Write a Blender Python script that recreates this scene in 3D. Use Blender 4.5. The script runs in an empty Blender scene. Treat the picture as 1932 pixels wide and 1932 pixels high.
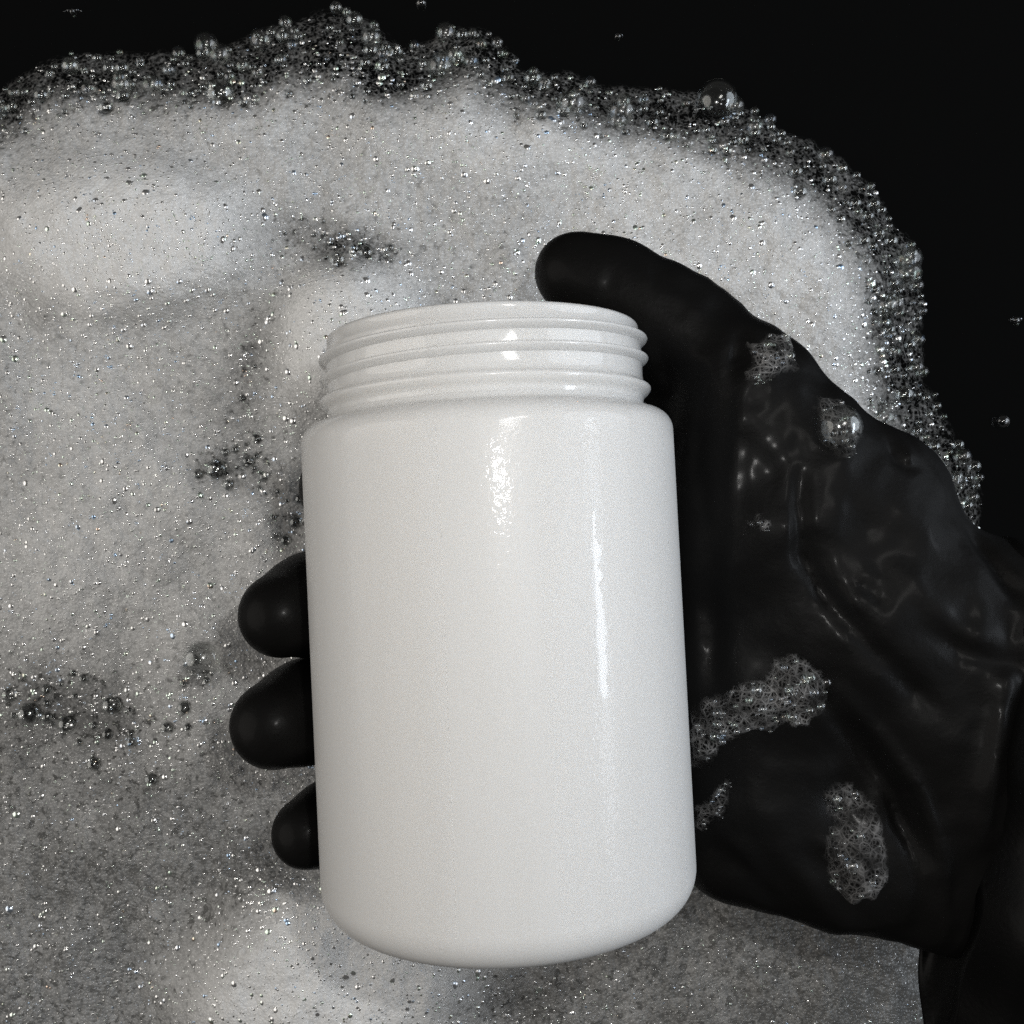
import bpy, math, random
import numpy as np
from mathutils import Vector, Matrix
from mathutils.bvhtree import BVHTree

random.seed(7)
rng = np.random.default_rng(7)
scene = bpy.context.scene
C = scene.collection

# ------------------------------------------------------------------ camera, world, lights, exposure
CAM_H = 0.30
cam_data = bpy.data.cameras.new('camera')
cam_data.lens = 36.0
cam_data.sensor_width = 36.0
cam_data.clip_start = 0.005
cam_data.clip_end = 50.0
cam = bpy.data.objects.new('camera', cam_data)
cam.location = (0, 0, CAM_H)
C.objects.link(cam)
scene.camera = cam

world = bpy.data.worlds.new('World')
scene.world = world
world.use_nodes = True
bg = world.node_tree.nodes['Background']
bg.inputs[0].default_value = (1.0, 0.97, 0.94, 1)   # even light off the room's walls
bg.inputs[1].default_value = 0.07


def lamp(name, kind, loc, target, energy, color, **kw):
    d = bpy.data.lights.new(name, kind)
    d.energy = energy
    d.color = color
    for k, v in kw.items():
        setattr(d, k, v)
    o = bpy.data.objects.new(name, d)
    o.location = loc
    o.rotation_euler = (Vector(target) - Vector(loc)).to_track_quat('-Z', 'Y').to_euler()
    C.objects.link(o)
    return o


# the phone's flash beside the lens, the room's ceiling lamp, a tube lamp to the right, and unseen fills for the jar's sides
lamp('flash', 'POINT', (0.018, 0.021, 0.306), (0, 0, 0), 0.66, (1.0, 0.985, 0.96), shadow_soft_size=0.0035)
lamp('ceiling_lamp', 'AREA', (0.24, 0.235, 0.95), (0, 0.0, 0.0), 1.0, (1.0, 0.97, 0.93), shape='RECTANGLE', size=0.09, size_y=0.26)
lamp('tube_lamp', 'AREA', (0.47, -0.02, 0.36), (0.02, -0.01, 0.14), 0.62, (0.84, 0.91, 1.0), shape='RECTANGLE', size=0.30, size_y=0.075)
lamp('right_fill', 'AREA', (0.98, 0.24, 0.48), (0, 0, 0.10), 4.5, (0.84, 0.91, 1.0), shape='DISK', size=0.92)  # unseen cool fill, added to brighten the jar's right side

lamp('left_fill', 'AREA', (-0.98, 0.0, 0.60), (0, 0, 0.10), 5.0, (1.0, 0.95, 0.89), shape='DISK', size=1.15)  # unseen warm fill, added to lift the jar's left side

scene.view_settings.view_transform = 'Standard'
scene.view_settings.look = 'None'
scene.view_settings.exposure = 0.0
scene.view_settings.gamma = 1.0
scene.view_settings.use_curve_mapping = False
scene.render.engine = 'CYCLES'
scene.cycles.use_denoising = False
scene.cycles.transparent_max_bounces = 24
scene.cycles.max_bounces = 8
scene.cycles.sample_clamp_direct = 0
scene.cycles.sample_clamp_indirect = 2.0
scene.cycles.caustics_reflective = False
scene.cycles.caustics_refractive = False


# ------------------------------------------------------------------ helpers
def at(px, py, d):
    """world point at a distance d below the lens, from measurements of 1932 to the picture's width"""
    return np.array([(px - 966) / 1932 * d, (966 - py) / 1932 * d, CAM_H - d])


def mesh_obj(name, verts, faces, mat, parent=None, smooth=True):
    me = bpy.data.meshes.new(name)
    me.from_pydata([tuple(v) for v in verts], [], [tuple(f) for f in faces])
    if smooth:
        me.polygons.foreach_set('use_smooth', [True] * len(me.polygons))
    me.materials.append(mat)
    me.update()
    o = bpy.data.objects.new(name, me)
    C.objects.link(o)
    if parent:
        o.parent = parent
    return o


def np_mesh(name, V, F, mat, parent=None):
    """fast mesh from numpy arrays, F is (n,3) or (n,4)"""
    me = bpy.data.meshes.new(name)
    n, k = F.shape
    me.vertices.add(len(V))
    me.vertices.foreach_set('co', np.ascontiguousarray(V, dtype=np.float32).ravel())
    me.loops.add(n * k)
    me.loops.foreach_set('vertex_index', np.ascontiguousarray(F, dtype=np.int32).ravel())
    me.polygons.add(n)
    me.polygons.foreach_set('loop_start', np.arange(0, n * k, k, dtype=np.int32))
    me.polygons.foreach_set('use_smooth', np.ones(n, dtype=bool))
    me.update(calc_edges=True)
    me.validate()
    me.materials.append(mat)
    o = bpy.data.objects.new(name, me)
    C.objects.link(o)
    if parent:
        o.parent = parent
    return o


def tag(o, label=None, cat=None, group=None, kind=None):
    if label: o['label'] = label
    if cat: o['category'] = cat
    if group: o['group'] = group
    if kind: o['kind'] = kind
    return o


def sstep(a, b, x):
    t = np.clip((x - a) / (b - a), 0, 1)
    return t * t * (3 - 2 * t)


def vnoise(x, y, seed=0):
    """smooth value noise, lattice spacing 1"""
    r = np.random.default_rng(seed)
    T = r.random((256, 256))
    xi = np.floor(x).astype(int); yi = np.floor(y).astype(int)
    fx = x - xi; fy = y - yi
    fx = fx * fx * (3 - 2 * fx); fy = fy * fy * (3 - 2 * fy)
    g = lambda a, b: T[a % 256, b % 256]
    return (g(xi, yi) * (1 - fx) + g(xi + 1, yi) * fx) * (1 - fy) + (g(xi, yi + 1) * (1 - fx) + g(xi + 1, yi + 1) * fx) * fy


def fbm(x, y, s, oct=4, seed=0):
    v = 0; a = 0.5; tot = 0
    for i in range(oct):
        v = v + a * vnoise(x / s, y / s, seed + i); tot += a
        a *= 0.5; s *= 0.5
    return v / tot


# ------------------------------------------------------------------ materials
def new_mat(name):
    m = bpy.data.materials.new(name)
    m.use_nodes = True
    nt = m.node_tree
    for n in list(nt.nodes):
        nt.nodes.remove(n)
    out = nt.nodes.new('ShaderNodeOutputMaterial')
    return m, nt, out


def N(nt, t, **kw):
    n = nt.nodes.new(t)
    for k, v in kw.items():
        if k.startswith('i_'):
            n.inputs[k[2:].replace('_', ' ')].default_value = v
        else:
            setattr(n, k, v)
    return n


def math_n(nt, op, a, b=None, c=None, clamp=False):
    n = nt.nodes.new('ShaderNodeMath'); n.operation = op; n.use_clamp = clamp
    for i, v in enumerate((a, b, c)):
        if v is None: continue
        if isinstance(v, (int, float)): n.inputs[i].default_value = v
        else: nt.links.new(v, n.inputs[i])
    return n.outputs[0]


def plastic_mat(name, bumpy):
    m, nt, out = new_mat(name)
    p = N(nt, 'ShaderNodeBsdfPrincipled')
    tc = N(nt, 'ShaderNodeTexCoord')
    # faint uneven tone of the moulded plastic
    no = N(nt, 'ShaderNodeTexNoise'); no.inputs['Scale'].default_value = 26; no.inputs['Detail'].default_value = 3
    mp = N(nt, 'ShaderNodeMapping'); mp.inputs['Scale'].default_value = (6.0, 6.0, 0.35)     # faint draw marks along the jar
    nt.links.new(tc.outputs['Object'], mp.inputs['Vector']); nt.links.new(mp.outputs[0], no.inputs['Vector'])
    mx = N(nt, 'ShaderNodeMix', data_type='RGBA')
    mx.inputs[6].default_value = (0.635, 0.63, 0.612, 1); mx.inputs[7].default_value = (0.685, 0.685, 0.675, 1)
    nt.links.new(no.outputs[0], mx.inputs[0]); nt.links.new(mx.outputs[2], p.inputs['Base Color'])
    p.inputs['Roughness'].default_value = 0.42 if bumpy else 0.24
    p.inputs['IOR'].default_value = 1.5
    p.inputs['Subsurface Weight'].default_value = 0.25
    p.inputs['Subsurface Radius'].default_value = (1, 0.9, 0.8)
    p.inputs['Subsurface Scale'].default_value = 0.004
    p.inputs['Specular IOR Level'].default_value = 0.16
    p.inputs['Coat Weight'].default_value = 0.15 if bumpy else 0.75
    p.inputs['Coat Roughness'].default_value = 0.09 if bumpy else 0.07
    if bumpy:
        n1 = N(nt, 'ShaderNodeTexNoise'); n1.inputs['Scale'].default_value = 1100; n1.inputs['Detail'].default_value = 2
        n2 = N(nt, 'ShaderNodeTexNoise'); n2.inputs['Scale'].default_value = 160; n2.inputs['Detail'].default_value = 4
        nt.links.new(tc.outputs['Object'], n1.inputs['Vector']); nt.links.new(tc.outputs['Object'], n2.inputs['Vector'])
        h = math_n(nt, 'MULTIPLY_ADD', n2.outputs[0], 1.6, n1.outputs[0])
        b = N(nt, 'ShaderNodeBump'); b.inputs['Distance'].default_value = 0.00012
        sep = N(nt, 'ShaderNodeSeparateXYZ'); nt.links.new(tc.outputs['Object'], sep.inputs[0])
        ms = N(nt, 'ShaderNodeMapRange'); ms.inputs[1].default_value = 0.0850; ms.inputs[2].default_value = 0.0885   # smooth, as moulded, round the shoulder
        ms.inputs[3].default_value = 0.55; ms.inputs[4].default_value = 0.02
        nt.links.new(sep.outputs[2], ms.inputs[0]); nt.links.new(ms.outputs[0], b.inputs['Strength'])
        cw = N(nt, 'ShaderNodeMapRange'); cw.inputs[1].default_value = 0.0850; cw.inputs[2].default_value = 0.0885
        cw.inputs[3].default_value = 0.15; cw.inputs[4].default_value = 0.6
        nt.links.new(sep.outputs[2], cw.inputs[0]); nt.links.new(cw.outputs[0], p.inputs['Coat Weight'])
        nt.links.new(h, b.inputs['Height'])
        nt.links.new(b.outputs[0], p.inputs['Coat Normal'])
        b2 = N(nt, 'ShaderNodeBump'); b2.inputs['Strength'].default_value = 0.3; b2.inputs['Distance'].default_value = 0.00006
        nt.links.new(n1.outputs[0], b2.inputs['Height']); nt.links.new(b2.outputs[0], p.inputs['Normal'])
    nt.links.new(p.outputs[0], out.inputs[0])
    return m


def glove_mat(name, rough=0.48, base=0.0045):
    m, nt, out = new_mat(name)
    p = N(nt, 'ShaderNodeBsdfPrincipled')
    tc = N(nt, 'ShaderNodeTexCoord')
    no = N(nt, 'ShaderNodeTexNoise'); no.inputs['Scale'].default_value = 55; no.inputs['Detail'].default_value = 4
    nt.links.new(tc.outputs['Object'], no.inputs['Vector'])
    mx = N(nt, 'ShaderNodeMix', data_type='RGBA')
    mx.inputs[6].default_value = (base * .7, base * .68, base * .66, 1); mx.inputs[7].default_value = (base * 1.5, base * 1.45, base * 1.4, 1)
    nt.links.new(no.outputs[0], mx.inputs[0]); nt.links.new(mx.outputs[2], p.inputs['Base Color'])
    r = N(nt, 'ShaderNodeMapRange'); r.inputs[3].default_value = rough - 0.10; r.inputs[4].default_value = rough + 0.12
    n3 = N(nt, 'ShaderNodeTexNoise'); n3.inputs['Scale'].default_value = 24; n3.inputs['Detail'].default_value = 5
    nt.links.new(tc.outputs['Object'], n3.inputs['Vector'])
    nt.links.new(n3.outputs[0], r.inputs[0]); nt.links.new(r.outputs[0], p.inputs['Roughness'])
    p.inputs['IOR'].default_value = 1.40
    p.inputs['Specular IOR Level'].default_value = 0.10
    p.inputs['Coat Weight'].default_value = 0.03
    p.inputs['Coat Roughness'].default_value = 0.16
    n2 = N(nt, 'ShaderNodeTexNoise'); n2.inputs['Scale'].default_value = 900; n2.inputs['Detail'].default_value = 2
    n4 = N(nt, 'ShaderNodeTexNoise'); n4.inputs['Scale'].default_value = 90; n4.inputs['Detail'].default_value = 3; n4.inputs['Distortion'].default_value = 0.8
    nt.links.new(tc.outputs['Object'], n2.inputs['Vector']); nt.links.new(tc.outputs['Object'], n4.inputs['Vector'])
    h = math_n(nt, 'MULTIPLY_ADD', n4.outputs[0], 1.8, n2.outputs[0])
    b = N(nt, 'ShaderNodeBump'); b.inputs['Strength'].default_value = 0.35; b.inputs['Distance'].default_value = 0.0002
    nt.links.new(h, b.inputs['Height']); nt.links.new(b.outputs[0], p.inputs['Normal'])
    nt.links.new(p.outputs[0], out.inputs[0])
    return m


def water_mat():
    m, nt, out = new_mat('dark_water')
    p = N(nt, 'ShaderNodeBsdfPrincipled')
    p.inputs['Base Color'].default_value = (0.0025, 0.0027, 0.0028, 1)
    p.inputs['Roughness'].default_value = 0.03
    p.inputs['IOR'].default_value = 1.33
    tc = N(nt, 'ShaderNodeTexCoord')
    no = N(nt, 'ShaderNodeTexNoise'); no.inputs['Scale'].default_value = 30
    nt.links.new(tc.outputs['Object'], no.inputs['Vector'])
    b = N(nt, 'ShaderNodeBump'); b.inputs['Strength'].default_value = 0.03; b.inputs['Distance'].default_value = 0.001
    nt.links.new(no.outputs[0], b.inputs['Height']); nt.links.new(b.outputs[0], p.inputs['Normal'])
    nt.links.new(p.outputs[0], out.inputs[0])
    return m


def bubble_mat(name='soap_film', w0=0.08, w1=0.10, rough=0.20):
    """thin soap film: see-through, with a sharp gloss that grows towards the rim and a faint film tint"""
    m, nt, out = new_mat(name)
    tr = N(nt, 'ShaderNodeBsdfTransparent'); tr.inputs[0].default_value = (0.97, 0.975, 0.97, 1)
    gl = N(nt, 'ShaderNodeBsdfGlossy'); gl.inputs['Roughness'].default_value = rough
    geo = N(nt, 'ShaderNodeNewGeometry')
    oi = N(nt, 'ShaderNodeTexCoord')
    no = N(nt, 'ShaderNodeTexNoise'); no.inputs['Scale'].default_value = 260; no.inputs['Detail'].default_value = 1
    nt.links.new(oi.outputs['Object'], no.inputs['Vector'])
    ramp = N(nt, 'ShaderNodeValToRGB')
    e = ramp.color_ramp.elements
    e[0].position = 0.28; e[0].color = (0.55, 0.75, 1.0, 1)
    e[1].position = 0.75; e[1].color = (1.0, 0.80, 0.66, 1)
    for pos, col in ((0.40, (1, 1, 1, 1)), (0.56, (1, 1, 0.98, 1)), (0.66, (0.82, 1.0, 0.86, 1))):
        k = e.new(pos); k.color = col
    nt.links.new(no.outputs[0], ramp.inputs[0]); nt.links.new(ramp.outputs[0], gl.inputs[0])
    lw = N(nt, 'ShaderNodeLayerWeight'); lw.inputs[0].default_value = 0.35
    f = N(nt, 'ShaderNodeMapRange'); f.inputs[3].default_value = w0; f.inputs[4].default_value = w1
    nt.links.new(lw.outputs['Facing'], f.inputs[0])
    mx = N(nt, 'ShaderNodeMixShader')
    nt.links.new(f.outputs[0], mx.inputs[0]); nt.links.new(tr.outputs[0], mx.inputs[1]); nt.links.new(gl.outputs[0], mx.inputs[2])
    nt.links.new(mx.outputs[0], out.inputs[0])
    return m


def foam_mat():
    """fine froth: pale, granular; where the layer is thin it breaks up into a lace over the dark water"""
    m, nt, out = new_mat('fine_foam')
    tc = N(nt, 'ShaderNodeTexCoord')
    at_ = N(nt, 'ShaderNodeAttribute'); at_.attribute_name = 'thickness'
    t = at_.outputs['Fac']
    tn = N(nt, 'ShaderNodeAttribute'); tn.attribute_name = 'tone'
    v1 = N(nt, 'ShaderNodeTexVoronoi'); v1.inputs['Scale'].default_value = 1150
    v2 = N(nt, 'ShaderNodeTexVoronoi'); v2.inputs['Scale'].default_value = 760; v2.feature = 'DISTANCE_TO_EDGE'
    n1 = N(nt, 'ShaderNodeTexNoise'); n1.inputs['Scale'].default_value = 700; n1.inputs['Detail'].default_value = 3
    n2 = N(nt, 'ShaderNodeTexNoise'); n2.inputs['Scale'].default_value = 110; n2.inputs['Detail'].default_value = 4
    for n in (v1, v2, n1, n2):
        nt.links.new(tc.outputs['Object'], n.inputs['Vector'])
    # opacity
    lace = N(nt, 'ShaderNodeMapRange'); lace.inputs[1].default_value = 0.02; lace.inputs[2].default_value = 0.30
    lace.inputs[3].default_value = 0.18; lace.inputs[4].default_value = -0.18
    nt.links.new(v2.outputs['Distance'], lace.inputs[0])
    a = math_n(nt, 'MULTIPLY_ADD', math_n(nt, 'SUBTRACT', n1.outputs[0], 0.5), 1.5, lace.outputs[0])
    a = math_n(nt, 'MULTIPLY_ADD', math_n(nt, 'SUBTRACT', n2.outputs[0], 0.5), 0.9, a)
    w = math_n(nt, 'MULTIPLY', math_n(nt, 'SUBTRACT', 1.0, t), 0.85)
    op = math_n(nt, 'MULTIPLY_ADD', a, w, t, clamp=True)
    op = math_n(nt, 'MULTIPLY', op, math_n(nt, 'MULTIPLY', t, 14.0, clamp=True), clamp=True)
    # tone
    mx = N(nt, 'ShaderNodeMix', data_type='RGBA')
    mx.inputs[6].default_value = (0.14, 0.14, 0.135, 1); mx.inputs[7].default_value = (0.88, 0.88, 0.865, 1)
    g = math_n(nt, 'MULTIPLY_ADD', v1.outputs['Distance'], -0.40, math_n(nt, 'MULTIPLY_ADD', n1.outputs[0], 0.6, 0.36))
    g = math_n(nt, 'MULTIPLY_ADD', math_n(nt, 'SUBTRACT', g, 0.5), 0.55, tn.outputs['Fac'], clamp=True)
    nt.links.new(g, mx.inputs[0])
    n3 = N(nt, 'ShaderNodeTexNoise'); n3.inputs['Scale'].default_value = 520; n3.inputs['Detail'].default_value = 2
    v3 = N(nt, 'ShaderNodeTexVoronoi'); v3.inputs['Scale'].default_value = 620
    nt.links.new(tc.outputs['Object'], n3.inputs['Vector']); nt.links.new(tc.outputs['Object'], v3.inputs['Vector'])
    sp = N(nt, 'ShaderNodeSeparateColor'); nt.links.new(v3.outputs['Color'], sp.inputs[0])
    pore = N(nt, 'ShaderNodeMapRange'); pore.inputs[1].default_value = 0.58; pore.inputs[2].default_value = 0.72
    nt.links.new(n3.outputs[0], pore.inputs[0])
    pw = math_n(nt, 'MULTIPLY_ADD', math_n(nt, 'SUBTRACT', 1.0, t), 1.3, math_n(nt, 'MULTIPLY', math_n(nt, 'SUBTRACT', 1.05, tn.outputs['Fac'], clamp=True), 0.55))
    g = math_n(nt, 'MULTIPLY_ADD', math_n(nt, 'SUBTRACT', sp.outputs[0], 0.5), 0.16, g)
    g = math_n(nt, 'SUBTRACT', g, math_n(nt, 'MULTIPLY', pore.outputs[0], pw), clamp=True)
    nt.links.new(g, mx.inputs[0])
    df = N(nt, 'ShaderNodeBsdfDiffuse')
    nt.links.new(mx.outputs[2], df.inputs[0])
    gl = N(nt, 'ShaderNodeBsdfGlossy'); gl.inputs['Roughness'].default_value = 0.25
    h = math_n(nt, 'MULTIPLY_ADD', v1.outputs['Distance'], -1.0, math_n(nt, 'MULTIPLY', n1.outputs[0], 0.7))
    b = N(nt, 'ShaderNodeBump'); b.inputs['Strength'].default_value = 0.5; b.inputs['Distance'].default_value = 0.0004
    nt.links.new(h, b.inputs['Height'])
    b2 = N(nt, 'ShaderNodeBump'); b2.inputs['Strength'].default_value = 1.0; b2.inputs['Distance'].default_value = 0.0007
    nt.links.new(math_n(nt, 'MULTIPLY', v1.outputs['Distance'], -1.0), b2.inputs['Height'])
    nt.links.new(b.outputs[0], df.inputs['Normal']); nt.links.new(b2.outputs[0], gl.inputs['Normal'])
    s1 = N(nt, 'ShaderNodeMixShader'); s1.inputs[0].default_value = 0.05
    nt.links.new(df.outputs[0], s1.inputs[1]); nt.links.new(gl.outputs[0], s1.inputs[2])
    tr = N(nt, 'ShaderNodeBsdfTransparent')
    s2 = N(nt, 'ShaderNodeMixShader')
    nt.links.new(op, s2.inputs[0]); nt.links.new(tr.outputs[0], s2.inputs[1]); nt.links.new(s1.outputs[0], s2.inputs[2])
    nt.links.new(s2.outputs[0], out.inputs[0])
    return m


def lace_mat():
    """wet lace of collapsed suds on the glove"""
    m, nt, out = new_mat('suds_lace')
    tc = N(nt, 'ShaderNodeTexCoord')
    at_ = N(nt, 'ShaderNodeAttribute'); at_.attribute_name = 'thickness'
    n0 = N(nt, 'ShaderNodeTexNoise'); n0.inputs['Scale'].default_value = 420; n0.inputs['Detail'].default_value = 2
    nt.links.new(tc.outputs['Object'], n0.inputs['Vector'])
    vm = N(nt, 'ShaderNodeVectorMath', operation='MULTIPLY_ADD')
    vm.inputs[1].default_value = (0.0011, 0.0011, 0.0011)
    nt.links.new(n0.outputs['Color'], vm.inputs[0]); nt.links.new(tc.outputs['Object'], vm.inputs[2])
    v1 = N(nt, 'ShaderNodeTexVoronoi'); v1.inputs['Scale'].default_value = 560; v1.feature = 'DISTANCE_TO_EDGE'
    v2 = N(nt, 'ShaderNodeTexVoronoi'); v2.inputs['Scale'].default_value = 1300; v2.feature = 'DISTANCE_TO_EDGE'
    n2 = N(nt, 'ShaderNodeTexNoise'); n2.inputs['Scale'].default_value = 230; n2.inputs['Detail'].default_value = 5
    nt.links.new(vm.outputs[0], v1.inputs['Vector']); nt.links.new(vm.outputs[0], v2.inputs['Vector'])
    nt.links.new(tc.outputs['Object'], n2.inputs['Vector'])
    a1 = N(nt, 'ShaderNodeMapRange'); a1.inputs[1].default_value = 0.01; a1.inputs[2].default_value = 0.13; a1.inputs[3].default_value = 1.0; a1.inputs[4].default_value = 0.0
    nt.links.new(v1.outputs['Distance'], a1.inputs[0])
    a2 = N(nt, 'ShaderNodeMapRange'); a2.inputs[1].default_value = 0.01; a2.inputs[2].default_value = 0.22; a2.inputs[3].default_value = 0.6; a2.inputs[4].default_value = 0.0
    nt.links.new(v2.outputs['Distance'], a2.inputs[0])
    s = math_n(nt, 'MAXIMUM', a1.outputs[0], a2.outputs[0])
    nn = N(nt, 'ShaderNodeMapRange'); nn.inputs[1].default_value = 0.36; nn.inputs[2].default_value = 0.66
    nt.links.new(n2.outputs[0], nn.inputs[0])
    s = math_n(nt, 'MULTIPLY', s, math_n(nt, 'MULTIPLY_ADD', nn.outputs[0], 1.2, 0.15))
    s = math_n(nt, 'MULTIPLY', s, math_n(nt, 'MULTIPLY', at_.outputs['Fac'], 0.21), clamp=True)
    df = N(nt, 'ShaderNodeBsdfDiffuse'); df.inputs[0].default_value = (0.62, 0.61, 0.60, 1)
    tr = N(nt, 'ShaderNodeBsdfTransparent')
    mx = N(nt, 'ShaderNodeMixShader')
    nt.links.new(s, mx.inputs[0]); nt.links.new(tr.outputs[0], mx.inputs[1]); nt.links.new(df.outputs[0], mx.inputs[2])
    nt.links.new(mx.outputs[0], out.inputs[0])
    return m


M_BODY = plastic_mat('white_plastic_body', True)
M_NECK = plastic_mat('white_plastic_neck', False)
M_GLOVE = glove_mat('black_rubber')
M_CUFF = glove_mat('black_rubber_cuff', 0.40, 0.0025)
M_WATER = water_mat()
M_FILM = bubble_mat()
M_DOT = bubble_mat('fine_soap_film', 0.6, 0.6, 0.30)
M_BIG = bubble_mat('clear_soap_film', 0.09, 0.34, 0.14)
M_CAP = bubble_mat('thick_soap_film', 0.85, 0.85, 0.27)
M_FOAM = foam_mat()
M_LACE = lace_mat()

# ------------------------------------------------------------------ water
S = 3.0
w = mesh_obj('water', [(-S, -S, 0), (S, -S, 0), (S, S, 0), (-S, S, 0)], [(0, 1, 2, 3)], M_WATER)
tag(w, 'still black water under the foam', 'water', kind='structure')

# ------------------------------------------------------------------ foam raft (thickness and height over the water)
OUT = [(-260, 260), (-120, 190), (0, 170), (40, 130), (100, 97), (300, 97), (450, 77), (520, 47), (600, 20), (655, 14), (705, 35), (765, 82),
       (800, 72), (850, 45), (920, 50), (972, 85), (992, 120), (1060, 130), (1150, 155), (1260, 165), (1350, 180), (1430, 215),
       (1500, 245), (1580, 285), (1645, 350), (1702, 430), (1735, 520), (1742, 620), (1745, 720), (1790, 800), (1832, 870),
       (1853, 950), (1853, 1030), (1890, 1150), (1960, 1300), (2060, 1500), (2120, 1800), (2130, 2250), (-260, 2250)]
SC = CAM_H / 1932.0          # metres per measurement unit on the water


def poly_sd(P, X, Y):
    P = np.array(P, float); Q = np.roll(P, -1, 0)
    best = np.full(X.shape, 1e9, np.float32); inside = np.zeros(X.shape, bool)
    for (ax, ay), (bx, by) in zip(P, Q):
        dx, dy = bx - ax, by - ay
        t = np.clip(((X - ax) * dx + (Y - ay) * dy) / (dx * dx + dy * dy), 0, 1)
        best = np.minimum(best, (X - ax - t * dx) ** 2 + (Y - ay - t * dy) ** 2)
        c = ((ay > Y) != (by > Y))
        with np.errstate(divide='ignore', invalid='ignore'):
            xi = (bx - ax) * (Y - ay) / (by - ay if by != ay else 1e-9) + ax
        inside ^= (c & (X < xi))
    d = np.sqrt(best)
    return np.where(inside, d, -d)


def blob(X, Y, cx, cy, rx, ry, ang=0.0, p=1.0):
    a = math.radians(ang); c, s = math.cos(a), math.sin(a)
    u = ((X - cx) * c + (Y - cy) * s) / rx; v = (-(X - cx) * s + (Y - cy) * c) / ry
    return np.exp(-(u * u + v * v) ** p)


# darker, bubbly places in the foam: cx, cy, rx, ry, angle, strength
DARK = [(640, 470, 78, 42, 5, .62), (720, 470, 60, 34, 10, .45), (560, 430, 60, 40, 0, .22), (490, 640, 40, 100, 15, .30),
        (465, 720, 30, 60, 0, .28), (415, 885, 52, 34, 0, .55), (470, 860, 80, 70, 0, .30), (545, 960, 45, 90, 0, .42),
        (420, 175, 60, 34, 0, .55), (700, 130, 130, 70, 0, .50), (560, 130, 140, 60, 0, .36), (620, 70, 130, 60, 0, .45), (860, 90, 120, 55, 0, .45),
        (150, 150, 150, 45, -4, .40), (80, 590, 40, 40, 0, .18), (70, 1320, 90, 80, 0, .42), (215, 1350, 90, 70, 20, .45),
        (375, 1275, 40, 24, 0, .50), (160, 1480, 160, 60, 20, .20), (940, 1900, 130, 60, -15, .34), (1350, 215, 110, 60, 15, .50),
        (1130, 190, 130, 34, 8, .40), (1660, 420, 60, 110, -35, .42), (1705, 640, 55, 180, 0, .46), (470, 1780, 60, 80, 30, .12),
        (1570, 320, 90, 50, 40, .45), (520, 1250, 90, 50, 0, .16), (300, 640, 160, 40, 0, .06), (30, 900, 70, 140, 0, .10)]
MOUND = [(230, 450, 235, 150, 0, .014), (655, 640, 132, 140, 0, .015), (630, 1850, 285, 200, -12, .018), (1330, 430, 330, 130, 22, .003),
         (900, 250, 240, 90, 0, .004), (120, 950, 240, 240, 0, .004), (1560, 620, 160, 240, 0, .001)]


def foam_fields(X, Y):
    """X, Y in measurement units on the water; returns thickness 0..1 and height in metres"""
    wob = (fbm(X, Y, 60, 3, 3) - .5) * 34
    sd = poly_sd(OUT, X, Y) + wob
    t = sstep(-4, 40, sd) * 0.09 + 0.77 * sstep(5, 150, sd + (fbm(X, Y, 34, 3, 11) - .5) * 46)
    for d in DARK:
        b = blob(X, Y, *d[:5], 1.0)
        t = t - d[5] * b * (0.55 + 0.9 * fbm(X, Y, 30, 3, 21))
    tone = 0.60 + (fbm(X, Y, 150, 3, 31) - .5) * 0.30 + (fbm(X, Y, 40, 3, 35) - .5) * 0.14
    for mo in MOUND:
        tone = tone + mo[5] / .011 * .44 * blob(X, Y, *mo[:5], 2.2)
    # thin is shade painted into the tone towards the low corners, not thickness
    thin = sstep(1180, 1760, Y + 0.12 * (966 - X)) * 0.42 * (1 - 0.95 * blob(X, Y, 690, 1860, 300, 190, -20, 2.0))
    thin = thin + 0.07 * sstep(1150, 1260, X + 0.3 * (1850 - Y)) * sstep(1500, 1700, Y)  # more painted shade over the lower right of the raft
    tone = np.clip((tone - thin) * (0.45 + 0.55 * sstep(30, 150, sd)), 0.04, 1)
    t = np.where(sd > 130, t + .14, t + .14 * sstep(60, 130, sd))
    t = np.where(sd > 0, np.maximum(t, 0.10 * sstep(0, 20, sd)), 0)
    t = np.clip(t, 0, 1)
    h = 0.0012 + 0.012 * np.sqrt(np.clip(sd, 0, 170) / 170)
    for mo in MOUND:
        h = h + mo[5] * blob(X, Y, *mo[:5], 2.4)
    h = h + (fbm(X, Y, 120, 3, 41) - .5) * 0.006 * sstep(0, 80, sd) + (fbm(X, Y, 16, 2, 51) - .5) * 0.0008 * sstep(0, 40, sd)
    return t, h, sd, tone


STEP = 3.3                                     # about half a millimetre
gx = np.arange(-230, 2075, STEP); gy = np.arange(0, 2160, STEP)
GX, GY = np.meshgrid(gx, gy, indexing='ij')
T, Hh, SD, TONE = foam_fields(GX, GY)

# bubbles: where, how big
big = []           # the ones that can be picked out singly (cx, cy, radius in metres)
fixed = [(1350, 196, .0062), (412, 886, .0034), (385, 1242, .0056), (637, 492, .0026), (690, 478, .0022), (668, 470, .0016), (700, 97, .0024), (1005, 150, .0028),
         (748, 100, .0022), (418, 180, .0044), (690, 120, .0018), (60, 1345, .0036), (215, 1330, .0032), (318, 1372, .0021), (288, 1470, .0022),
         (130, 1365, .0028), (350, 1335, .0022), (370, 1245, .0016), (560, 985, .0022), (20, 1310, .0022), (250, 1400, .0017), (180, 1440, .0022),
         (205, 1385, .0018), (90, 1300, .0016), (355, 1372, .0012), (470, 870, .0020), (500, 900, .0017), (432, 915, .0018), (486, 828, .0018)]
big.extend(fixed)


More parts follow.
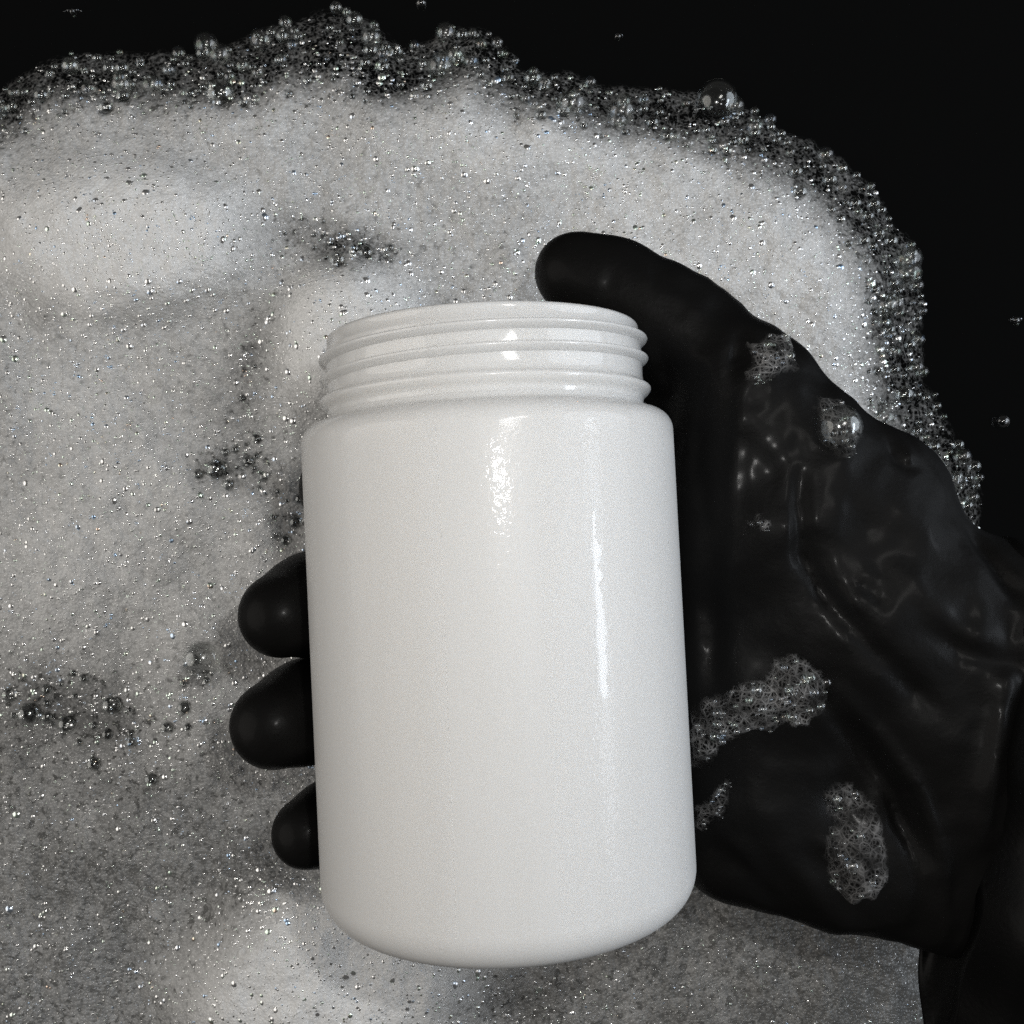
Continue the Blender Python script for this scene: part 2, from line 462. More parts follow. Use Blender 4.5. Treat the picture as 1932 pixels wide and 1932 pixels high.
def free(cx, cy, r, lst, k=0.8):
    for a, b, c in lst:
        if (a - cx) ** 2 + (b - cy) ** 2 < ((r + c) / SC * k) ** 2:
            return False
    return True


def look(cx, cy, A):
    i = int(round((cx - gx[0]) / STEP)); j = int(round((cy - gy[0]) / STEP))
    if 0 <= i < A.shape[0] and 0 <= j < A.shape[1]:
        return A[i, j]
    return 0.0


tries = 0
while len(big) < 290 and tries < 60000:
    tries += 1
    cx, cy = rng.uniform(0, 1900), rng.uniform(5, 1930)
    t = look(cx, cy, T); s = look(cx, cy, SD)
    if s < 4: continue
    edge = s < 95
    if not edge and t > 0.74: continue
    if cy > 1120 and not (cx < 420 and cy < 1520) and rng.random() < .93: continue
    r = float(np.clip(rng.lognormal(math.log(.00105), .34), .0006, .0024))
    if edge: r *= 1.25
    if free(cx, cy, r, big):
        big.append((cx, cy, r))

# every large bubble opens a clear hole in the fine froth
for cx, cy, r in big:
    R = r / SC
    i0 = max(0, int((cx - R * 1.4 - gx[0]) / STEP)); i1 = int((cx + R * 1.4 - gx[0]) / STEP) + 2
    j0 = max(0, int((cy - R * 1.4 - gy[0]) / STEP)); j1 = int((cy + R * 1.4 - gy[0]) / STEP) + 2
    sx, sy = GX[i0:i1, j0:j1], GY[i0:i1, j0:j1]
    d = np.hypot(sx - cx, sy - cy) / R
    keep = sstep(0.62, 1.0, d + (fbm(sx, sy, 8, 2, 61) - .5) * .35)
    strength = 0.80 if (cx, cy) != (385, 1242) else 0.12
    T[i0:i1, j0:j1] *= 1 - strength * (1 - keep)
    Hh[i0:i1, j0:j1] -= r * 0.7 * (1 - sstep(0.2, 1.0, d))

ok = SD > -1
idx = -np.ones(GX.shape, int)
use = np.zeros(GX.shape, bool)
q = ok[:-1, :-1] & ok[1:, :-1] & ok[:-1, 1:] & ok[1:, 1:]
use[:-1, :-1] |= q; use[1:, :-1] |= q; use[:-1, 1:] |= q; use[1:, 1:] |= q
idx[use] = np.arange(use.sum())
V = np.stack([(GX[use] - 966) * SC, (966 - GY[use]) * SC, np.maximum(Hh[use], 0.0006)], 1)
I, J = np.nonzero(q)
F = np.stack([idx[I, J], idx[I, J + 1], idx[I + 1, J + 1], idx[I + 1, J]], 1)
# perspective: the outline was measured at the waterline, so higher froth is drawn in towards the lens axis
V[:, :2] *= ((CAM_H - V[:, 2]) / CAM_H)[:, None]
foam = np_mesh('foam', V, F, M_FOAM)
att = foam.data.attributes.new('thickness', 'FLOAT', 'POINT')
att.data.foreach_set('value', T[use].astype(np.float32))
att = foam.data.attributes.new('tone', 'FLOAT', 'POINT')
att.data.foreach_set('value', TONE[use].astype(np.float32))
tag(foam, 'wide raft of pale grey soap foam floating on black water', 'foam', kind='stuff')


def ico(sub):
    bm_me = bpy.data.meshes.new('tmp')
    import bmesh
    bm = bmesh.new(); bmesh.ops.create_icosphere(bm, subdivisions=sub, radius=1.0)
    bm.verts.ensure_lookup_table()
    v = np.array([x.co[:] for x in bm.verts]); f = np.array([[y.index for y in x.verts] for x in bm.faces])
    bm.free(); bpy.data.meshes.remove(bm_me)
    return v, f


ICO = {k: ico(k) for k in (1, 2, 3)}


def spheres(centres, radii, sub, squash=1.0):
    v, f = ICO[sub]
    n = len(radii)
    VV = centres[:, None, :] + v[None] * radii[:, None, None] * np.array([1, 1, squash])
    FF = f[None] + (np.arange(n) * len(v))[:, None, None]
    return VV.reshape(-1, 3), FF.reshape(-1, 3)


def on_foam(cx, cy):
    h = max(0.0006, float(look(cx, cy, Hh)))
    k = (CAM_H - h) / CAM_H
    return np.array([(cx - 966) * SC * k, (966 - cy) * SC * k, h])


v, f = ICO[3]
unit = bpy.data.meshes.new('bubble')
unit.from_pydata([tuple(x) for x in v], [], [tuple(x) for x in f])
unit.polygons.foreach_set('use_smooth', [True] * len(unit.polygons))
unit.materials.append(M_BIG)
for cx, cy, r in big:
    o = bpy.data.objects.new('bubble', unit)
    p = on_foam(cx, cy)
    o.location = (p[0], p[1], p[2] + r * 0.35)
    o.scale = (r, r, r * random.uniform(.8, .98))
    o.rotation_euler = (0, 0, random.uniform(0, 6.28))
    o.parent = foam
    C.objects.link(o)

# the countless small bubbles: bead rows along the rim, and glints all over the froth
cs, rs = [], []
tries = 0
while len(rs) < 300 and tries < 200000:              # rim
    tries += 1
    cx, cy = rng.uniform(0, 1900), rng.uniform(5, 1100)
    s = look(cx, cy, SD)
    if s < 3 or s > 120 or rng.random() < (s / 140) ** 1.2: continue
    r = float(np.clip(rng.lognormal(math.log(.00105), .62), .0004, .0045))
    p = on_foam(cx, cy); p[2] += r * .3
    cs.append(p); rs.append(r)
VV, FF = spheres(np.array(cs), np.array(rs), 2, 0.95)
sb = np_mesh('small_bubbles', VV, FF, M_FILM, foam)
tag(sb, kind='stuff')
cs, rs = [], []
n = 0; tries = 0
while n < 8500 and tries < 200000:                     # small caps breaking the surface all over the raft
    tries += 1
    cx, cy = rng.uniform(-40, 1960), rng.uniform(10, 1960)
    s = look(cx, cy, SD)
    if s < 3 or (s < 60 and rng.random() < .75): continue
    if cy > 1450 and not (400 < cx < 1150 and cy > 1640) and rng.random() < .5: continue
    if cx > 1180 and cy > 1600 and rng.random() < .8: continue
    r = float(np.clip(rng.lognormal(math.log(.00062), .50), .00025, .0019))
    if s < 70: r *= .75
    p = on_foam(cx, cy); p[2] -= r * .915
    cs.append(p); rs.append(r); n += 1


def cap_mesh(rings, seg, half):
    v = [(0, 0, 1.0)]; f = []
    for i in range(1, rings + 1):
        a = math.radians(half) * i / rings
        for j in range(seg):
            b = 2 * math.pi * (j + .5 * i) / seg
            v.append((math.sin(a) * math.cos(b), math.sin(a) * math.sin(b), math.cos(a)))
    for j in range(seg):
        f.append((0, 1 + j, 1 + (j + 1) % seg))
    for i in range(1, rings):
        o0, o1 = 1 + (i - 1) * seg, 1 + i * seg
        for j in range(seg):
            f.append((o0 + j, o1 + j, o0 + (j + 1) % seg)); f.append((o0 + (j + 1) % seg, o1 + j, o1 + (j + 1) % seg))
    return np.array(v), np.array(f)


ICO['cap'] = cap_mesh(3, 8, 42); ICO['dot'] = cap_mesh(2, 6, 46)
VV, FF = spheres(np.array(cs), np.array(rs), 'cap')
sb = np_mesh('small_bubbles', VV, FF, M_CAP, foam)
tag(sb, kind='stuff')
# the finest bubbles, sparkling grain of the froth
nf = 42000
cxy = np.stack([rng.uniform(-40, 1960, nf), rng.uniform(10, 1960, nf)], 1)
ii = np.clip(np.round((cxy[:, 0] - gx[0]) / STEP).astype(int), 0, len(gx) - 1); jj = np.clip(np.round((cxy[:, 1] - gy[0]) / STEP).astype(int), 0, len(gy) - 1)
keep = (SD[ii, jj] > 12) & (rng.random(nf) < (.15 + .85 * sstep(.2, .8, T[ii, jj])) * (.45 + .55 * sstep(.1, .5, TONE[ii, jj])))
ii, jj, cxy = ii[keep], jj[keep], cxy[keep]
rr = np.clip(rng.lognormal(math.log(.00034), .38, len(ii)), .00018, .0008)
hh = np.maximum(.0006, Hh[ii, jj]); kk = (CAM_H - hh) / CAM_H
cc = np.stack([(cxy[:, 0] - 966) * SC * kk, (966 - cxy[:, 1]) * SC * kk, hh - rr * .88], 1)
VV, FF = spheres(cc, rr, 'dot')
sb = np_mesh('small_bubbles', VV, FF, M_DOT, foam)
tag(sb, kind='stuff')

# ------------------------------------------------------------------ the jar
TOP = np.array([-0.0056, 0.0337, CAM_H - 0.1960])
BOT = np.array([-0.0003, -0.0739, CAM_H - 0.1935])
axis = Vector(TOP - BOT); JH = axis.length; axis.normalize()
jar = bpy.data.objects.new('plastic_jar', None)
jar.location = Vector(BOT)
zc = axis; xc = Vector((1, 0, 0)); yc = zc.cross(xc).normalized(); xc = yc.cross(zc).normalized()
jar.rotation_euler = Matrix((xc, yc, zc)).transposed().to_euler()
C.objects.link(jar)
tag(jar, 'open white plastic jar with threaded neck held in the black glove', 'jar')
RB, RN, NH = 0.0350, 0.0299, 0.0150          # body radius, neck radius, neck height
SH = JH - NH                                  # shoulder height


def arc(cx, cz, r, a0, a1, n, rx=None):
    rx = rx or r
    return [(cx + rx * math.cos(math.radians(a0 + (a1 - a0) * i / n)), cz + r * math.sin(math.radians(a0 + (a1 - a0) * i / n))) for i in range(n + 1)]


def lathe(name, prof, mat, parent, n=160):
    V, F = [], []
    for r, z in prof:
        for k in range(n):
            a = 2 * math.pi * k / n
            V.append((r * math.cos(a), r * math.sin(a), z))
    for i in range(len(prof) - 1):
        for k in range(n):
            F.append((i * n + k, i * n + (k + 1) % n, (i + 1) * n + (k + 1) % n, (i + 1) * n + k))
    return mesh_obj(name, V, F, mat, parent)


CR, SR = 0.0072, 0.0039
prof = [(0.0004, 0.0022), (0.020, 0.0020), (0.0235, 0.0008), (0.025, 0.0)] + arc(RB - CR, CR, CR, -90, 0, 14)
prof += [(RB, CR + (SH - 0.0012 - SR - CR) * k / 12) for k in range(1, 12)]
prof += arc(RB - SR, SH - 0.0012 - SR, SR, 0, 82, 10) + [(RN + .0008, SH - .0009), (RN + .0002, SH - .0004), (RN - .0002, SH + .0003)]
lathe('body', prof, M_BODY, jar)
# neck: wall with transfer bead, lip and the hollow inside
prof = [(RN - .0002, SH + .0001)]
prof += [(RN, SH + .0008)]
prof += [(RN + .0001, SH + .0013), (RN + .0006, SH + .0016), (RN + .0011, SH + .0021), (RN + .0014, SH + .0026), (RN + .0014, SH + .0030), (RN + .0011, SH + .0033), (RN + .0004, SH + .0036), (RN + .0001, SH + .0041)]
prof += [(RN, SH + .0052), (RN, SH + .0075), (RN, JH - .0030), (RN - .0001, JH - .0026), (RN - .0004, JH - .0022), (RN - .0004, JH - .0008)]
prof += arc(RN - .0011, JH - .0007, .0007, 0, 90, 5) + arc(RN - .0019, JH - .0006, .0006, 90, 180, 4)
prof += [(RN - .0026, JH - .004), (RN - .0028, SH), (RB - .0040, SH - .006), (RB - .0022, SH - .010), (RB - .0022, .012), (RB - .008, .0042), (.0004, .0040)]
neck = lathe('neck', prof, M_NECK, jar)
# helical thread
V, F = [], []
PITCH = 0.0037; a0, a1 = math.radians(120), math.radians(120 + 360 * 2.05)
n = 300; prof_t = [(-.00130, -.0004), (-.00095, .0001), (-.0006, .00062), (-.0002, .00105), (.00015, .00125), (.00042, .00115), (.00058, .0007), (.00064, .0002), (.0007, -.0004)]
for i in range(n + 1):
    u = i / n; a = a0 + (a1 - a0) * u
    fade = min(1.0, u / .10, (1 - u) / .10); fade = fade * fade * (3 - 2 * fade)
    z0 = SH + 0.0062 + PITCH * (a - a0) / (2 * math.pi) - 0.0003
    for dz, dr in prof_t:
        r = RN + (dr + .0004) * fade - .0004 if dr > 0 else RN - .0004
        V.append((r * math.cos(a), r * math.sin(a), z0 + dz))
k = len(prof_t)
for i in range(n):
    for j in range(k - 1):
        F.append((i * k + j, (i + 1) * k + j, (i + 1) * k + j + 1, i * k + j + 1))
mesh_obj('thread', V, F, M_NECK, neck)

# a narrow run of water down the jar's side
mw, ntw, outw = new_mat('clear_water')
gw = N(ntw, 'ShaderNodeBsdfGlossy'); gw.inputs['Roughness'].default_value = 0.10
tw = N(ntw, 'ShaderNodeBsdfTransparent')
xw_fac = 0.032
xw = N(ntw, 'ShaderNodeMixShader')
xw.inputs[0].default_value = xw_fac; ntw.links.new(tw.outputs[0], xw.inputs[1]); ntw.links.new(gw.outputs[0], xw.inputs[2]); ntw.links.new(xw.outputs[0], outw.inputs[0])
R3 = Matrix((xc, yc, zc)).transposed()
V, F = [], []
nz_, nw_ = 150, 11
rw = np.random.default_rng(5)
le = fbm(np.linspace(0, 60, nz_), np.zeros(nz_) + 3, 4.0, 4, 5) - .5; re_ = fbm(np.linspace(0, 60, nz_), np.zeros(nz_) + 9, 3.0, 4, 8) - .5
for i in range(nz_):
    u = i / (nz_ - 1)
    z = 0.0725 - 0.0300 * u                                   # down the jar
    wd = .0009 * min(1, (u / .30)) ** .8 * min(1, (1 - u) / .05) ** .5
    for j in range(nw_):
        q_ = j / (nw_ - 1) * 2 - 1
        off = q_ * wd + (.0012 * le[i] if q_ < 0 else .0020 * re_[i]) * abs(q_) + .0006 * u
        ang = math.radians(-90 + 28.6) + off / RB            # round from the side that faces up
        r_ = RB + .00007 + .00001 * (1 - q_ * q_)
        p = R3 @ Vector((r_ * math.cos(ang), r_ * math.sin(ang), z)) + jar.location
        V.append(tuple(p))
for i in range(nz_ - 1):
    for j in range(nw_ - 1):
        a_ = i * nw_ + j
        F.append((a_, a_ + nw_, a_ + nw_ + 1, a_ + 1))
ws = mesh_obj('water_streak', V, F, mw)
tag(ws, 'narrow shining streak of water running down the white jar', 'water')

# ------------------------------------------------------------------ the gloved hand, as one surface
h = 0.0009
lo = np.array([-0.075, -0.112, CAM_H - 0.275]); hi = np.array([0.128, 0.066, CAM_H - 0.180])
xs = np.arange(lo[0], hi[0], h, dtype=np.float32); ys = np.arange(lo[1], hi[1], h, dtype=np.float32); zs = np.arange(lo[2], hi[2], h, dtype=np.float32)
X3, Y3, Z3 = xs[:, None, None], ys[None, :, None], zs[None, None, :]


def capsule(a, b, ra, rb):
    a = np.array(a, np.float32); b = np.array(b, np.float32); d = b - a; L = float(d @ d)
    t = np.clip(((X3 - a[0]) * d[0] + (Y3 - a[1]) * d[1] + (Z3 - a[2]) * d[2]) / L, 0, 1)
    return np.sqrt((X3 - a[0] - t * d[0]) ** 2 + (Y3 - a[1] - t * d[1]) ** 2 + (Z3 - a[2] - t * d[2]) ** 2) - (ra + (rb - ra) * t)


def smin(a, b, k):
    e = np.clip(0.5 + 0.5 * (b - a) / k, 0, 1)
    return b * (1 - e) + a * e - k * e * (1 - e)


def chain(pts, k=.003):
    P = [(at(*p[:3]), p[3] / 1000) for p in pts]
    s = None
    for (a, ra), (b, rb) in zip(P[:-1], P[1:]):
        c = capsule(a, b, ra, rb)
        s = c if s is None else smin(s, c, k)
    return s


fingers = [
    [(1190, 915, .252, 11.0), (830, 885, .254, 10.2), (705, 900, .240, 9.8), (648, 922, .222, 9.6)],
    [(1170, 1100, .254, 11.2), (800, 1060, .255, 10.6), (650, 1095, .238, 10.3), (588, 1140, .217, 10.2), (532, 1160, .209, 8.8)],
    [(1175, 1290, .254, 11.0), (800, 1260, .255, 10.4), (640, 1300, .238, 10.3), (578, 1343, .217, 10.3), (519, 1367, .209, 9.1)],
    [(1190, 1470, .250, 10.0), (860, 1490, .250, 9.2), (690, 1525, .236, 8.8), (628, 1552, .219, 8.5), (580, 1571, .212, 7.4)],
]
hand = chain([(1082, 514, .218, 8.3), (1160, 545, .218, 8.7), (1262, 605, .217, 9.7), (1405, 742, .213, 11.7), (1525, 862, .212, 12.6), (1632, 962, .214, 14.5)], .008)
palm = chain([(1400, 760, .216, 12.5), (1395, 1000, .216, 15.0), (1410, 1250, .218, 15.0), (1430, 1500, .216, 14.5), (1415, 1575, .216, 12.5)], .008)
palm = smin(palm, chain([(1395, 1578, .216, 12.0), (1590, 1612, .213, 13.8), (1780, 1640, .212, 14.5), (2050, 1690, .210, 16)], .008), .008)
palm = smin(palm, chain([(1632, 962, .214, 14.0), (1760, 1120, .212, 14.0), (1930, 1200, .210, 17), (2050, 1240, .210, 17)], .008), .010)
palm = smin(palm, chain([(1400, 1300, .221, 16), (1620, 1280, .217, 17.5), (1800, 1400, .214, 21), (2050, 1460, .213, 24)], .01), .012)
palm = smin(palm, chain([(1500, 1000, .213, 15), (1620, 1150, .212, 16), (1760, 1260, .212, 16)], .01), .010)
hand = smin(hand, palm, .009)
hand = smin(hand, chain([(1640, 912, .212, 9.0), (1668, 908, .211, 9.4), (1690, 935, .211, 9.2)], .004), .004)
knuckles = smin(chain([(1190, 915, .251, 11), (1175, 1200, .254, 12), (1190, 1470, .250, 10.5)], .006),
                smin(chain([(1190, 950, .251, 11), (1400, 1050, .224, 14)], .006), chain([(1190, 1440, .250, 10.5), (1420, 1450, .222, 14)], .006), .012), .012)
knuckles = smin(knuckles, chain([(1180, 1180, .253, 12.5), (1400, 1250, .224, 15)], .006), .012)
hand = smin(hand, knuckles, .010)
hand = smin(hand, chain([(1300, 640, .222, 10), (1265, 740, .232, 12), (1270, 900, .238, 13), (1290, 1050, .236, 13)], .006), .008)
fs = None
for fg in fingers:
    c = chain(fg, .004)
    fs = c if fs is None else smin(fs, c, .0008)
hand = smin(hand, fs, .005)

# creases (positive, cut in) and ridges (negative, raised) of the stretched rubber: polyline, width, depth in mm
FOLDS = [
    ([(1392, 628), (1380, 680), (1372, 725)], 12, 1.6), ([(1425, 640), (1408, 690), (1385, 760), (1372, 880), (1365, 1080)], 10, -0.7),
    ([(1490, 880), (1482, 960), (1490, 1040), (1530, 1110), (1600, 1200), (1690, 1290), (1740, 1340)], 18, 1.9),
    ([(1470, 860), (1462, 960), (1466, 1050)], 16, -0.7),
    ([(1660, 838), (1668, 870), (1690, 885), (1715, 880)], 9, 1.3), ([(1690, 840), (1700, 860), (1692, 880)], 8, -0.9),
    ([(1810, 1000), (1836, 1050), (1862, 1105), (1875, 1120)], 15, 2.6),
    ([(1580, 1090), (1610, 1110), (1630, 1135)], 10, 1.0), ([(1560, 1110), (1580, 1150)], 12, -0.6),
    ([(1330, 1000), (1345, 1180), (1342, 1330)], 22, 1.8), ([(1320, 760), (1318, 900), (1330, 1000)], 12, 0.9),
    ([(1560, 1290), (1640, 1380), (1700, 1470), (1738, 1590), (1752, 1760)], 12, -1.6),
    ([(1520, 1300), (1600, 1390), (1662, 1480), (1700, 1600), (1712, 1740)], 16, 1.7),
    ([(1440, 1570), (1500, 1640), (1560, 1730)], 20, -1.0), ([(1370, 1600), (1430, 1660), (1470, 1710)], 18, 1.2), ([(1500, 1560), (1560, 1640), (1620, 1730)], 18, 1.0),
    ([(1345, 1560), (1400, 1600), (1440, 1680)], 16, -0.7),
    ([(1150, 500), (1155, 530), (1135, 552)], 9, 0.6), ([(1205, 520), (1300, 575), (1370, 640)], 18, -0.5), ([(1240, 640), (1275, 720), (1290, 800)], 12, 0.8),
    ([(1840, 1250), (1820, 1330), (1800, 1450), (1790, 1560)], 16, -1.8), ([(1875, 1260), (1860, 1350), (1845, 1450)], 14, 1.8),
    ([(1700, 1180), (1780, 1220), (1880, 1240)], 18, 1.3), ([(1650, 1060), (1740, 1160), (1800, 1200)], 18, -0.8),
]
PX = (xs[:, None] / .206 * 1932 + 966) + 0 * ys[None]; PY = (966 - ys[None, :] / .206 * 1932) + 0 * xs[:, None]
disp = np.zeros(PX.shape, np.float32)
for pts, wd, dep in FOLDS:
    best = np.full(PX.shape, 1e9); pos = np.zeros(PX.shape)
    m_ = len(pts) - 1
    for i in range(m_):
        (ax, ay), (bx, by) = pts[i], pts[i + 1]
        dx, dy = bx - ax, by - ay
        t = np.clip(((PX - ax) * dx + (PY - ay) * dy) / (dx * dx + dy * dy), 0, 1)
        d2 = (PX - ax - t * dx) ** 2 + (PY - ay - t * dy) ** 2
        pos = np.where(d2 < best, (i + t) / m_, pos); best = np.minimum(best, d2)
    taper = 0.25 + 0.75 * np.sin(np.clip(pos, 0, 1) * math.pi) ** .7
    disp += (dep * .82 / 1000 * taper * np.exp(-best / wd ** 2)).astype(np.float32)
disp += ((fbm(PX, PY, 90, 3, 71) - .5) * .0016 + (fbm(PX * .5 + PY, PY * .4 - PX, 60, 2, 77) - .5) * .0008).astype(np.float32) * (PX > 1230)
hand = hand + disp[:, :, None]
# the rubber lies against the jar
r_ax = Vector(BOT); A = np.array(axis)
tj = (X3 - BOT[0]) * A[0] + (Y3 - BOT[1]) * A[1] + (Z3 - BOT[2]) * A[2]
rad = np.sqrt((X3 - BOT[0] - tj * A[0]) ** 2 + (Y3 - BOT[1] - tj * A[1]) ** 2 + (Z3 - BOT[2] - tj * A[2]) ** 2)
jd = np.maximum(rad - (RB + .0003), np.maximum(tj - (SH + .001), -.001 - tj))
jd = np.minimum(jd, np.maximum(rad - (RN + .0016), np.maximum(tj - JH - .001, -tj)))
hand = np.maximum(hand, -jd)


def surface_nets(Fv, lo, h):
    S_ = Fv < 0
    nx, ny, nz = Fv.shape
    c = [(i, j, k) for i in (0, 1) for j in (0, 1) for k in (0, 1)]
    sl = lambda o: tuple(slice(o[a], Fv.shape[a] - 1 + o[a]) for a in range(3))
    cnt = sum(S_[sl(o)].astype(np.int8) for o in c)
    act = (cnt > 0) & (cnt < 8)
    ci = np.argwhere(act)
    vals = np.stack([Fv[ci[:, 0] + o[0], ci[:, 1] + o[1], ci[:, 2] + o[2]] for o in c], 1)
    acc = np.zeros((len(ci), 3)); num = np.zeros(len(ci))
    for a in range(8):
        for b in range(a + 1, 8):
            oa, ob = np.array(c[a]), np.array(c[b])
            if np.abs(oa - ob).sum() != 1: continue
            va, vb = vals[:, a], vals[:, b]
            m = (va < 0) != (vb < 0)
            t = np.where(m, va / np.where(m, va - vb, 1), 0)
            acc += m[:, None] * (oa + t[:, None] * (ob - oa)); num += m
    V = lo + h * (ci + acc / num[:, None])
    im = -np.ones(act.shape, int); im[act] = np.arange(len(ci))
    quads = []
    for ax in range(3):
        o = [0, 0, 0]; o[ax] = 1
        s0 = S_[tuple(slice(0, Fv.shape[a] - o[a]) for a in range(3))]; s1 = S_[tuple(slice(o[a], None) for a in range(3))]
        e = np.argwhere(s0 != s1)
        u, w_ = [(1, 2), (2, 0), (0, 1)][ax]
        e = e[(e[:, u] > 0) & (e[:, w_] > 0) & (e[:, u] < Fv.shape[u] - 1) & (e[:, w_] < Fv.shape[w_] - 1)]
        def cell(du, dw):
            q_ = e.copy(); q_[:, u] -= du; q_[:, w_] -= dw
            return im[q_[:, 0], q_[:, 1], q_[:, 2]]
        Q = np.stack([cell(1, 1), cell(0, 1), cell(0, 0), cell(1, 0)], 1)
        inside0 = s0[e[:, 0], e[:, 1], e[:, 2]]
        Q[~inside0] = Q[~inside0][:, ::-1]
        quads.append(Q)
    return V, np.concatenate(quads)


HV, HF = surface_nets(hand, lo, h)
glove = np_mesh('gloved_hand', HV, HF, M_GLOVE)
sm = glove.modifiers.new('smooth', 'SMOOTH'); sm.factor = 0.5; sm.iterations = 3
tag(glove, 'hand in a wet black rubber glove gripping the white jar', 'hand')
bvh = BVHTree.FromPolygons([tuple(p) for p in HV], [tuple(p) for p in HF])

# cuff: wide loose rubber gauntlet gathered at the wrist
nu, nv = 96, 200
V, F = [], []
for i in range(nu):
    inner = max(0, 6 - i) / 6.0                     # first rings turn back inside the mouth
    u = max(0, i - 6) / (nu - 7)
    # centre line and half-extents in measurement units
    cx = 1800 + 620 * u; cy = 1455 + 180 * u
    hw = 455 + 60 * u; hz = 0.0235 + .008 * u
    if u < .10:                                     # rolled edge
        q_ = u / .10; hw *= (0.90 + .10 * math.sin(q_ * math.pi / 2)); hz *= (0.55 + .45 * math.sin(q_ * math.pi / 2))
    hw *= 1 - .42 * inner ** 2; hz *= 1 - .5 * inner ** 2; cx += 60 * inner
    for j in range(nv):
        a = 2 * math.pi * j / nv
        s, c = math.sin(a), math.cos(a)
        lean = 46 * s                                # the mouth of the cuff leans
        fold = 0.0022 * math.sin(7 * a + 5 * u + 1.3 * math.sin(3 * a)) * (.4 + u) + 0.0016 * math.sin(11 * a - 9 * u)
        x, y = cx + lean * (1 - u), cy - hw * s * (1.0 if s > 0 else 1.28)
        d = 0.209 - (hz + fold) * c
        V.append(at(x, y, .209).tolist()[:2] + [CAM_H - d])
for i in range(nu - 1):
    for j in range(nv):
        F.append((i * nv + j, i * nv + (j + 1) % nv, (i + 1) * nv + (j + 1) % nv, (i + 1) * nv + j))
V = [tuple(p) for p in V]
cuff = mesh_obj('cuff', V, F, M_CUFF, glove)
cuff['label'] = 'loose gathered black rubber cuff at the wrist'


# ------------------------------------------------------------------ suds clinging to the glove
def ray(px, py):
    o = Vector((0, 0, CAM_H)); d = Vector(at(px, py, .2)) - o; d.normalize()
    hit, nrm, _, _ = bvh.ray_cast(o, d)
    return hit, nrm


def clump(poly, label, rise, nbub, rmean, extra=(), density=1.0, step=5.0):
    P = np.array(poly, float)
    x0, y0 = P.min(0) - 6; x1, y1 = P.max(0) + 6
    ax, ay = np.arange(x0, x1, step), np.arange(y0, y1, step)
    XX, YY = np.meshgrid(ax, ay, indexing='ij')
    sd = poly_sd(poly, XX, YY) + (fbm(XX, YY, 22, 3, int(x0)) - .5) * 26
    mx = max(sd.max(), 1)
    V, Tt = [], []; id_ = -np.ones(XX.shape, int)
    for i in range(XX.shape[0]):
        for j in range(XX.shape[1]):
            if sd[i, j] < -step: continue
            hit, nrm = ray(XX[i, j], YY[i, j])
            if hit is None:
                continue
            up = rise * math.sqrt(max(0, min(1, sd[i, j] / mx))) + .0002
            p = hit + nrm * up
            id_[i, j] = len(V); V.append(tuple(p))
            Tt.append(float(sstep(-2, 9, sd[i, j])) * density * (1.25 - .35 * float(sstep(0, 30, sd[i, j]))))
    F = [(id_[i, j], id_[i, j + 1], id_[i + 1, j + 1], id_[i + 1, j]) for i in range(XX.shape[0] - 1) for j in range(XX.shape[1] - 1)
         if min(id_[i, j], id_[i, j + 1], id_[i + 1, j + 1], id_[i + 1, j]) >= 0]
    o = mesh_obj('foam_clump', V, F, M_LACE)
    a_ = o.data.attributes.new('thickness', 'FLOAT', 'POINT'); a_.data.foreach_set('value', Tt)
    tag(o, label, 'suds', 'suds clinging to the glove')
    cs, rs = [], []
    k = 0
    while len(rs) < nbub and k < nbub * 30:
        k += 1
        px, py = rng.uniform(x0, x1), rng.uniform(y0, y1)
        i, j = min(int((px - x0) / step), sd.shape[0] - 1), min(int((py - y0) / step), sd.shape[1] - 1)
        if sd[i, j] < 2: continue
        hit, nrm = ray(px, py)
        if hit is None: continue
        r = float(np.clip(rng.lognormal(math.log(rmean), .45), .0002, .0016))
        up = rise * math.sqrt(min(1, sd[i, j] / mx)) * rng.uniform(.5, 1.05)
        cs.append(np.array(hit + nrm * up)); rs.append(r)
    VV, FF = spheres(np.array(cs), np.array(rs), 2)
    b = np_mesh('small_bubbles', VV, FF, M_FILM, o); tag(b, kind='stuff')
    for px, py, r, lift in extra:
        hit, nrm = ray(px, py)
        if hit is None: continue
        q_ = bpy.data.objects.new('bubble', unit)
        q_.location = hit + nrm * lift; q_.scale = (r, r, r * .9); q_.parent = o
        C.objects.link(q_)
    return o


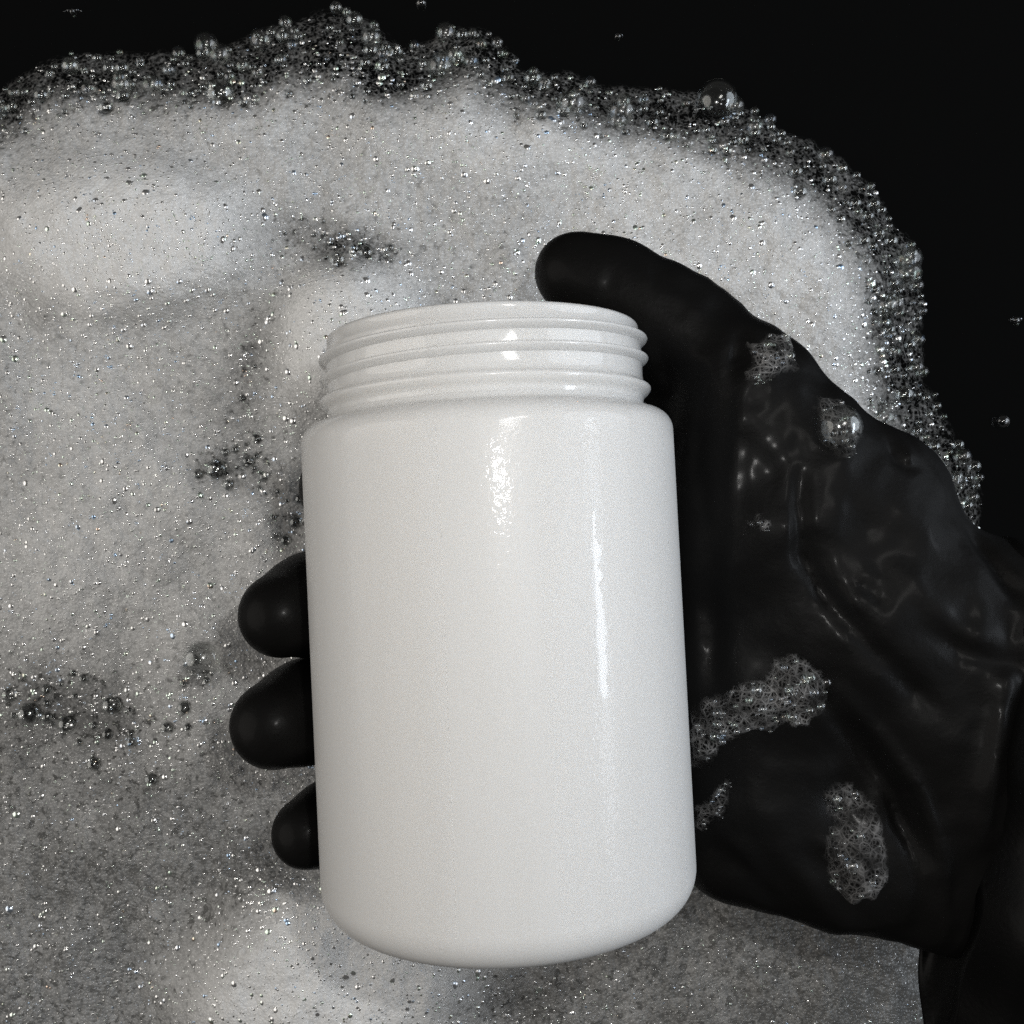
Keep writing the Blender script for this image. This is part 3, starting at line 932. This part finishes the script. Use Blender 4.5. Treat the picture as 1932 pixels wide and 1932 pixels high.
clump([(1418, 690), (1412, 650), (1440, 636), (1480, 640), (1500, 668), (1502, 695), (1478, 700), (1455, 712), (1428, 722), (1408, 716)],
      'small patch of suds on the edge of the thumb near its knuckle', .0028, 34, .00045)
clump([(1535, 770), (1545, 752), (1580, 760), (1612, 785), (1628, 812), (1612, 848), (1590, 866), (1566, 860), (1548, 838), (1538, 805)],
      'froth ring with one big clear bubble at the base of the thumb', .0018, 22, .00042, extra=((1578, 813, .0045, .0018),), density=.8)
clump([(1304, 1400), (1308, 1340), (1330, 1320), (1355, 1310), (1385, 1290), (1440, 1278), (1462, 1245), (1500, 1238), (1545, 1258), (1566, 1300), (1558, 1340),
       (1525, 1368), (1488, 1362), (1455, 1375), (1420, 1380), (1385, 1395), (1362, 1410), (1345, 1440), (1310, 1450)],
      'long patch of lacy suds across the palm beside the jar', .0040, 70, .00055, density=1.15)
clump([(1315, 1520), (1345, 1508), (1362, 1480), (1372, 1455), (1380, 1475), (1372, 1510), (1352, 1545), (1330, 1572), (1312, 1565)],
      'thin crescent of suds against the lower side of the jar', .0014, 18, .0004, density=.9)
clump([(1552, 1490), (1575, 1474), (1610, 1480), (1640, 1510), (1662, 1555), (1672, 1600), (1670, 1660), (1648, 1690), (1618, 1700), (1585, 1692), (1565, 1665),
       (1556, 1620), (1560, 1580), (1575, 1550), (1558, 1520)],
      'oblong patch of suds on the heel of the hand near the cuff', .0030, 26, .0005, density=1.0)
clump([(1412, 985), (1430, 972), (1452, 988), (1450, 1002), (1430, 1004)],
      'tiny fleck of froth alone in the middle of the thumb mound', .0006, 8, .00025, density=1.5, step=3.0)

# ------------------------------------------------------------------ stray bits floating on the open water
for k, (cx, cy, r, lab) in enumerate([
        (138, 23, .0016, 'white fleck of froth adrift on the black water beside the foam\'s straight edge'),
        (1165, 70, .0012, 'tiny glinting bubble pair adrift on the water past the foam\'s humps'),
        (1888, 796, .0026, 'clear round bubble adrift on the water beyond the thumb'),
        (1915, 605, .0014, 'small bright cluster of bubbles adrift farthest from the foam\'s bead-edged side'),
        (795, 8, .0020, 'faint ring-like bubble adrift in the notch between the foam\'s two humps')]):
    c0 = np.array([(cx - 966) * SC, (966 - cy) * SC, 0.0])
    m_ = [(0, 0, 1.0), (.9, .3, .6), (-.8, .2, .55), (.3, -.8, .5), (-1.5, .1, .35), (1.5, .15, .4)][: (6, 2, 1, 4, 1)[k]]
    cs = np.array([c0 + np.array([a * r, b * r, r * s * .3]) for a, b, s in m_]); rs = np.array([r * s * (.5 if k in (0,) else .8) for a, b, s in m_])
    VV, FF = spheres(cs, rs, 3)
    o = np_mesh(('froth_fleck', 'bubble_pair', 'bubble', 'bubble_cluster', 'bubble')[k], VV - c0, FF, M_BIG)
    o.location = tuple(c0)
    tag(o, lab, 'bubble', 'stray bubbles on the water')
